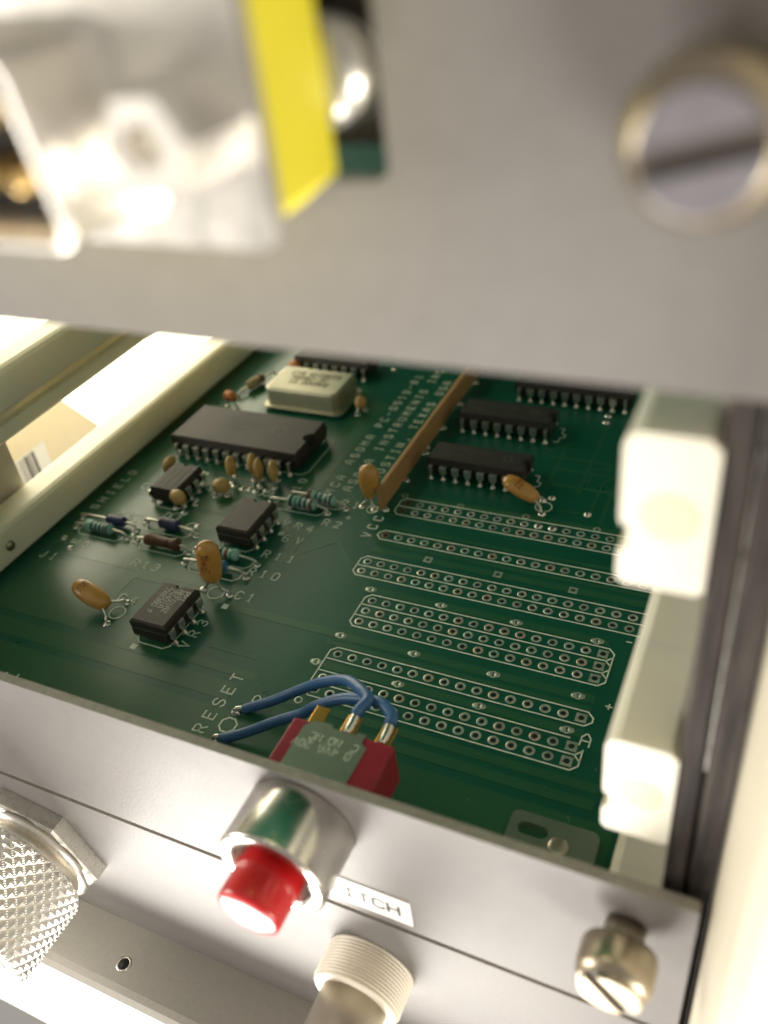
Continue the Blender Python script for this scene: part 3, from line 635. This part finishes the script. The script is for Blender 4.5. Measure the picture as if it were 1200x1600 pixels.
# ================================================================== FRONT PANELS
YF, YB = -47.3, -46.1
def panel(name, label, z0, z1, x0=-71.5, x1=57.0, holes=()):
    tf = Matrix(((1, 0, 0), (0, 0, -1), (0, 1, 0)))       # (x, z) outline, thickness along -y
    mb = MB().plate(rrect(x0, x1, z0, z1, .5, 3), holes, -YB, -YF, tf)
    t = thing(name, label, 'front panel', ((x0+x1)/2, YF, z0))
    me = mb.mesh('plate', M['panel']); me.materials.append(M['paneledge'])
    for p in me.polygons:
        if abs(p.normal.y) < .5: p.material_index = 1
    o = put('plate', me, t, Vector((-(x0+x1)/2, -YF, -z0)))
    return t
panel('faceplate', 'grey front panel edge-on above the gap, carrying the push button and thumbscrew', -3.2, 20.9)
panel('faceplate', 'wide grey front panel under the push button, carrying the knurled connector', -38.6, -4.15, x1=57.35)
panel('faceplate', 'large blurred grey front panel overhead, carrying the metal connector', 72.1, 122.6, holes=[rrect(-1.0, 34.5, 83.2, 104, .8, 3)[::1]])
# sticker
t = thing('panel_sticker', 'white sticker lettered SWITCH beside the push button', 'sticker', (21.0, YF, .85))
XZ = Matrix(((1, 0, 0), (0, 0, -1), (0, 1, 0)))
MB().prism(rrect(-6.6, 6.4, -2.5, 2.55, .12, 2), .02, .16, XZ).build('paper', M['paper'], t)
word('SWITCH', 1.75, 1.93, .38, .161, .175, .80, None, XZ, XZ @ Vector((-6.2, -.9, 0))).build('lettering', M['print'], t)

# ================================================================== PUSH BUTTON SWITCH
BXc, BZc = 15.6, 13.75
t = thing('push_button_switch', 'red push button in a silver collar with a crimson body behind the panel', 'push button', (BXc, YF, BZc))
MB().lathe([(4.78, 1.0), (4.78, 7.1), (4.95, 7.4), (6.2, 7.4), (6.42, 7.2), (6.45, 6.9), (6.45, .25), (6.35, .02), (4.78, .02)], 64, NEG_Y).build('collar', M['collar'], t)
MB().lathe([(4.7, .02), (4.7, .6), (0, .6)], 40, NEG_Y).build('bushing_base', M['black'], t)
MB().lathe([(3.66, .7), (3.66, 11.5), (3.58, 11.85), (3.3, 12.05), (2.2, 12.2), (0, 12.25)], 48, NEG_Y).build('button_cap', M['red'], t)
zt = 3.15
MB().box(-6.3, 7.0, 1.45, 10.2, -zt-.2, zt-.15, .25, 2).build('housing', M['crimson'], t)
MB().box(3.6, 6.9, 1.46, 9.9, zt-.16, zt+.02, .05, 1).build('housing_rim', M['crimson'], t)
MB().plate([(-4.4, 1.45), (3.9, 1.45), (4.1, 8.6), (3.2, 9.2), (3.2, 10.35), (2.3, 10.35), (2.0, 9.95), (-.9, 9.95), (-1.2, 10.4), (-2.2, 10.4), (-3.6, 10.2), (-4.4, 9.2)], [], zt-.14, zt+.12).build('metal_bracket', M['bracket'], t)
mk = MB()
for s, x in (('NC', -1.5), ('NO', 1.0), ('C', 3.2)): word(s, 1.0, .85, .11, zt+.121, zt+.135, .62, mk, R2(PI), (x, 8.7, 0))
word('0.4VA 20V', 1.0, .86, .11, zt+.121, zt+.135, .62, mk, R2(PI), (2.9, 7.4, 0))
mk.build('marking', M['silk'], t)
for x in (-5.0, -.55, 4.2):
    mb = MB().box(-.95, .95, 9.8, 14.6, -.2, .2, .1, 2, None, (x, 0, .1)); mb.build('terminal', M['gold'], t)

# blue wires soldered between board and terminals
def wire(label, pts, end_tip):
    t = thing('wire', label, 'wire', (pts[0][0], pts[0][1], 0), 0, 'blue wires on the push button'); B = Vector((pts[0][0], pts[0][1], 0))
    q = [Vector(p)-B for p in pts]
    for i in range(2, len(q)-3): q[i] += Vector((random.uniform(-.16, .16), random.uniform(-.16, .16), random.uniform(-.16, .16)))
    st = q[0].lerp(q[1], .35)
    MB().tube([st]+q[1:], .76, 14, 8).build('insulation', M['wire'], t)
    MB().tube([q[0]+Vector((-.5, -.1, .0)), q[0]+Vector((-.1, 0, .5)), st.lerp(q[1], .5)], .42, 10, 5).build('stripped_end', M['solder'], t)
    MB().lathe([(.95, .0), (.9, .2), (.62, .55), (.2, .8), (0, .85)], 14, None, (-.4, 0, 0)).build('solder_joint', M['solder'], t)
    e = q[-1]; MB().tube([q[-1].lerp(q[-2], .3), e+Vector((.1, -1.0, -.15)), e+Vector((.1, -2.9, -.2))], [.5, .62, .62, .5], 12, 5).build('soldered_end', M['solder'], t)
    return t
wire('blue wire from the RESET marking to the middle terminal, rearmost loop', [(-8.7, -28.0, .4), (-6.4, -27.0, 1.2), (-3.0, -26.0, 3.0), (1.4, -25.1, 6.0), (5.7, -25.3, 9.0), (10.1, -26.4, 12.0), (13.8, -28.6, 14.0), (15.6, -30.2, 14.6), (15.3, -31.6, 14.5), (15.0, -32.7, 14.2)], None)
wire('blue wire arching nearest the panel edge to the end terminal', [(-8.9, -33.4, .4), (-7.0, -33.0, 1.1), (-4.1, -31.8, 2.0), (-.1, -30.5, 4.0), (3.8, -29.3, 6.5), (7.1, -29.1, 9.0), (11.5, -29.2, 12.0), (16.6, -29.7, 14.0), (19.2, -31.2, 14.3), (19.6, -32.6, 14.1)], None)

# ================================================================== THUMBSCREWS
def thumbscrew(label, x, z, slot_ang, facem, fr=3.3):
    t = thing('thumbscrew', label, 'thumbscrew', (x, YF, z), 0, 'slotted thumbscrews on the panels')
    k = .89
    MB().lathe([(2.2*k, .02), (2.2*k, 1.9), (2.0*k, 2.2), (2.0*k, 3.1)], 36, NEG_Y).build('neck', M['brassnick'], t)
    prof = [(2.0, 2.15), (3.45, 2.2), (3.85, 2.45), (4.0, 2.9), (4.0, 4.9), (3.9, 5.5), (fr+.05, 6.35)]
    hd = MB().lathe([(r*k, z) for r, z in prof]+[(fr*k, 6.36), (0, 6.36)], 56, NEG_Y).build('head', M['brassnick'], t)
    mb = MB(); hw = .66; R = fr*k; a0 = math.asin(hw/R)
    for s in (0, PI):
        arc = [(R*math.cos(a0+s+(PI-2*a0)*i/20), R*math.sin(a0+s+(PI-2*a0)*i/20)) for i in range(21)]
        arc2 = [(x*.96, y*.96 if abs(y) > hw*1.3 else y) for x, y in arc]
        mb.loft([[(x, y, 6.361) for x, y in arc], [(x, y, 6.80) for x, y in arc], [(x, y, 6.88) for x, y in arc2]], False, NEG_Y @ R2(slot_ang))
    mb.build('slotted_face', facem, hd)
    MB().box(-R+.03, R-.03, -hw+.01, hw-.01, 6.3615, 6.38, 0, 1, NEG_Y @ R2(slot_ang)).build('slot', M['slot'], hd)
    return t
thumbscrew('slotted thumbscrew at the end of the lower panel, standing out on a neck', 50.9, 14.6, -.90, M['brassnick'])
thumbscrew('big blurred slotted thumbscrew on the overhead panel', 51.5, 86.7, .235, M['screwface'], 2.95)

# ================================================================== KNURLED CONNECTOR ON THE SECOND PANEL
t = thing('knurled_connector', 'shiny knurled screw connector with a hexagonal nut on the second panel', 'connector', (-37.4, YF, -19.0))
hexp = [(11.6*math.cos(PI/3*i+.885), 11.6*math.sin(PI/3*i+.885)) for i in range(6)]
def hexring(k, z): return [(x*k, y*k, z) for x, y in hexp]
MB().loft([hexring(1, .02), hexring(1, 2.3), hexring(.965, 2.7)], False, NEG_Y).build('hex_nut', M['alu'], t)
MB().lathe([(10.1, 2.68), (10.1, 3.3), (9.75, 3.6), (9.1, 4.2), (8.7, 4.3), (8.6, 5.3), (9.3, 5.4)], 72, NEG_Y).build('collar', M['nickel'], t)
def knurl_mb(r0, z0, z1, nth, nz):
    vs = []; fs = []; na = nth*4; ml = nz*4
    tri = lambda x: abs((x % 1.0)*2-1)
    for j in range(ml+1):
        z = z0+(z1-z0)*j/ml; v = j/4
        edge = min(1, j/2, (ml-j)/2)
        for i in range(na):
            u = i/4; hgt = min(tri((u+v)/2+.25), tri((u-v)/2+.25))
            r = r0-.55+edge*.62*hgt; a = 2*PI*i/na; vs.append((r*math.cos(a), r*math.sin(a), z))
    for j in range(ml):
        for i in range(na): fs.append((j*na+i, j*na+(i+1) % na, (j+1)*na+(i+1) % na, (j+1)*na+i))
    fs.append(list(range(na))[::-1]); fs.append(list(range(ml*na, (ml+1)*na)))
    return MB().add(vs, fs, False, NEG_Y)
knurl_mb(10.9, 5.35, 18.2, 68, 14).build('knurled_sleeve', M['knurl'], t)
MB().lathe([(9.0, 18.1), (8.6, 18.6), (5.5, 18.6), (5.5, 40)], 48, NEG_Y).build('nose', M['nickel'], t)

# threaded ivory bushing with a metal tube
t = thing('threaded_bushing', 'ivory threaded bushing gripping a dull metal tube under the sticker', 'bushing', (20.0, YF, -16.0))
prof = [(4.5, .02), (5.95, .02)]
for i in range(11): prof += [(5.98, .25+i*.42), (5.98, .34+i*.42), (5.55, .50+i*.42), (5.60, .58+i*.42)]
prof += [(5.85, 4.9), (5.5, 5.2), (4.5, 5.25)]
MB().lathe(prof, 56, NEG_Y).build('thread', M['bush'], t)
MB().lathe([(4.42, .1), (4.42, 30)], 40, NEG_Y).build('tube', M['rod'], t)

# ================================================================== SUB-D CONNECTOR ON THE OVERHEAD PANEL
DX, DZ = 16.9, 88.7
t = thing('panel_connector', 'bright metal nine-pin connector on a yellow spacer, blurred at the top', 'connector', (DX, YF, DZ))
def dshape(hb, ht, hz, r=1.4):
    pts = [(hb, -hz), (ht, hz), (-ht, hz), (-hb, -hz)][::-1]; out = []
    for i in range(4):
        p = Vector(pts[i]); a = (Vector(pts[i-1])-p).normalized(); b = (Vector(pts[(i+1) % 4])-p).normalized()
        for k in range(6): 
            tt = k/5; out.append(tuple((p+a*r*(1-tt)**2+b*r*tt**2)))
    return out
flange = [(-15.4, -6.2), (13.2, -6.2), (15.4, -4.2), (15.4, 6.2), (-15.4, 6.2)]
MB().prism(rrect(-15.4, 15.4, -6.2, 6.2, 1.0), 7.7, 8.7, NEG_Y).build('flange', M['shell'], t)
def ring3(o, k, z): return [(x*k, y*k, z) for x, y in o]
dout = dshape(8.6, 7.5, 4.3)
MB().loft([ring3(dout, 1.10, 8.68), ring3(dout, 1.03, 9.3), ring3(dout, 1.0, 9.9), ring3(dout, 1.0, 14.5), ring3(dout, .985, 14.8), ring3(dout, .93, 14.8), ring3(dout, .93, 10.0)], True, NEG_Y, cap=False).build('shell', M['shell'], t)
MB().prism([(x*.92, y*.92) for x, y in dout], 8.7, 10.4, NEG_Y).build('insulator', M['black'], t)
for i in range(5): MB().lathe([(.5, 10.3), (.5, 14.0), (.3, 14.4), (0, 14.5)], 14, NEG_Y, NEG_Y @ Vector(((i-2)*2.77, -1.42, 0))).build('contact_pin', M['goldpin'], t)
for i in range(4): MB().lathe([(.5, 10.3), (.5, 14.0), (.3, 14.4), (0, 14.5)], 14, NEG_Y, NEG_Y @ Vector(((i-1.5)*2.77, 1.42, 0))).build('contact_pin', M['goldpin'], t)
for s in (-1, 1):
    MB().lathe([(2.6, 8.7), (2.6, 12.6), (2.2, 13.2), (1.1, 13.2), (1.1, 11.5), (0, 11.5)], 6, NEG_Y, NEG_Y @ Vector((s*12.5, 0, 0)), False).build('jackscrew', M['shell'], t)
MB().prism([(-15.6, -6.3), (12.8, -6.3), (15.1, -4.6), (15.1, 7.5), (-15.6, 7.5)], 1.2, 7.65, NEG_Y).build('yellow_spacer', M['yellow'], t)
MB().box(-17, 17.0, 1.6, 3.0, -4.0, 12, .2, 2).build('backplate', M['black'], t)
MB().lathe([(2.95, -1.5), (2.95, -.3), (2.6, .5), (1.6, 1.0), (0, 1.2)], 32, NEG_Y, (14.4, 0, .1)).build('pan_head_screw', M['alu'], t)

# the card above, whose edge shows through the panel cut-out
ub = MB().box(-70.6, 48.6, -44.6, 112, 76.0, 77.6).build('circuit_board', M['mask'])
tag(ub, 'green board of the overhead card, only a sliver showing behind its connector', 'circuit board')

# ================================================================== CARD GUIDES AND RAILS
def guide(name, label, x_in, dirx, z0, y0=-44.7, y1=112, w=5.9, hgt=12.5, gz=4.1, group=None, gd=1.9, m='nylon'):
    """bar along y with a board groove in its inner face; dirx points away from the board"""
    t = thing(name, label, 'card guide', (x_in, y0, z0), 0, group)
    pr = [(0, .5), (.5, 0), (w-.5, 0), (w, .5), (w, hgt-.8), (w-.8, hgt), (1.0, hgt), (.3, hgt-.35), (0, hgt-1.1), (0, gz+1.5), (.12, gz+1.05), (gd, gz+1.05), (gd, gz-1.0), (.12, gz-1.0), (0, gz-1.5)]
    rings = [[(dirx*x, y, z) for x, z in pr] for y in (0, 11.9)]
    rings2 = [[(dirx*x, y, z) for x, z in pr] for y in (11.9, y1-y0)]
    MB().loft(rings).build('front_block', M[m], t)
    MB().loft([[(p[0], p[1]+.02, p[2]) for p in rings2[0]], rings2[1]]).build('rail', M[m], t)
    return t
for z0, lab in ((-4.2, 'cream guide rail holding the near edge of the board under the white blocks'), (25.4, 'cream card guide with the lower white block and oval hole mark'), (55.1, 'cream card guide with the upper white block, just under the overhead panel')):
    t = guide('card_guide', lab, 47.5, 1, z0, gd=.62, group='card guides beside the dark rail')
    MB().lathe([(1.95, -.02), (1.92, .03), (0, .03)], 28, NEG_Y, (3.2, 0, 6.2), False).build('screw_insert', M['plug'], t)
for z0, lab in ((-4.1, 'cream guide rail along the far edge of the board, with a small rivet'), (21.7, 'next empty cream guide rail above the one gripping the far edge'), (47.5, 'topmost empty cream guide rail on the far side, cut off by the overhead panel')):
    t = guide('card_guide', lab, -69.0, -1, z0, w=6.8, group='card guides on the far side', m='nylon_thin')
    if z0 < 0: MB().lathe([(1.0, 0), (.95, .25), (.6, .45), (0, .5)], 18, POS_X, (.02, 33.7, 8.3)).build('rivet', M['brassnick'], t)
t = thing('side_post', 'olive side plate at the front joining the far guide rails', 'side plate', (-76.2, -44.5, -30))
MB().box(-2.0, .2-.4, 0, 46.9, 0, 110, .2, 1).build('plate', M['beige'], t)
t = thing('front_rail', 'dark ribbed metal rail running behind the panel ends', 'rail', (55.4, -44.5, -60))
MB().box(-2.0, -.16, 0, 5, 0, 200, .3, 2).build('strip', M['rail'], t)
MB().box(.14, 2.35, -.15, 5, 0, 200, .3, 2).build('strip', M['rail'], t)
MB().box(-.3, .3, 1.2, 4, 0, 200).build('groove', M['gap'], t)
MB().box(-.04, .04, .2, 1.2, 96.5, 200, .01, 1).build('edge_glint', M['alu'], t)  # added metal sliver imitating the highlight along the strip's edge

# ================================================================== THE CASE AROUND (flank and lip) AND WHAT LIES BEYOND
t = thing('case_flank', 'cream case wall beside the dark rail, rounded towards the front', 'case')
pr = [(57.9, -40), (57.9, -45.5), (58.1, -47.5), (58.9, -54.0), (59.5, -56.2), (60.7, -57.6), (62.6, -58.2), (90, -58.4), (90, -40)]
MB().loft([[(x, y, z) for x, y in pr] for z in (-75, 140)]).build('moulding', M['beige'], t)
t = thing('case_lip', 'grey case lip below the panels with one small hole', 'case')
pr = [(-47.2, -38.9), (-56.2, -38.9), (-57.2, -39.3), (-57.9, -40.4), (-58.1, -42), (-58.1, -75), (-47.2, -75)]
rings = [[(x, y, z) for y, z in pr] for x in (-110, 57.8)]
MB().loft(rings).build('moulding', M['ledge'], t)
MB().lathe([(1.25, 0), (1.28, .03), (.98, .06), (.92, .0), (.86, -.0)], 24, None, (-24.6, -53.3, -38.9)).build('hole_rim', M['alu'], t)
MB().lathe([(.92, .032), (0, .033)], 20, None, (-24.6, -53.3, -38.9)).build('hole', M['gap'], t)

t = thing('light_box', 'glaring white light panel glimpsed between the far guide rails', 'light panel', (-165, 60, -120))
MB().box(-4, 0, -40, 230, 0, 300, 1, 2).build('diffuser', M['lamp'], t)  # upper part is unseen, added to light the board and show in reflections
MB().box(-12, -4.2, -44, 234, -4, 304, 1, 2).build('housing', M['beige'], t)
t = thing('carton', 'cream carton with a barcode behind the far guide rail', 'carton', (-110, 30, -60))
car = [(-14, 0), (0, 0), (0, 23.5), (-14, 14)]
MB().loft([[(0, -60, 0), (0, 24.6, 0), (0, 24.6, 45.2), (0, 16.2, 57.4), (0, -60, 57.4)], [(-14, -60, 0), (-14, 24.6, 0), (-14, 24.6, 45.2), (-14, 16.2, 57.4), (-14, -60, 57.4)]]).build('box', M['carton'], t)
MB().box(.05, .12, -30, 6, 30, 51.5).build('label', M['paper'], t)
mb = MB()
x = -20
while x < 1.8:
    wd = random.choice((.3, .5, .9)); mb.box(.13, .16, x, x+wd, 33, 51); x += wd+random.choice((.4, .6, .9))
mb.build('barcode', M['print'], t)
# table the rack stands on is out of view; unseen backplane kept behind the board to stop world light
bk = MB().box(-76, 57, 113, 116, -40, 140).build('backplane_light_stop', M['mask'])
tag(bk, kind='structure')

# markings belong to the piece they are printed on, bands to the resistor body, pins to their insulator
def child(t, n): return next((c for c in t.children if c.name.split('.')[0] == n), None)
for o in list(COL.objects):
    if o.parent is None or o.parent.parent is not None: continue
    n = o.name.split('.')[0]; t = o.parent; to = None
    if n in ('marking', 'logo'): to = child(t, 'metal_bracket') or child(t, 'cover') or child(t, 'body')
    elif n == 'band': to = child(t, 'body')
    elif n == 'contact_pin': to = child(t, 'insulator')
    elif n == 'lettering': to = child(t, 'paper')
    elif n == 'barcode': to = child(t, 'label')
    elif n in ('hole', 'hole_rim', 'rivet') and child(t, 'moulding'): to = child(t, 'moulding')
    if to is not None: o.parent = to
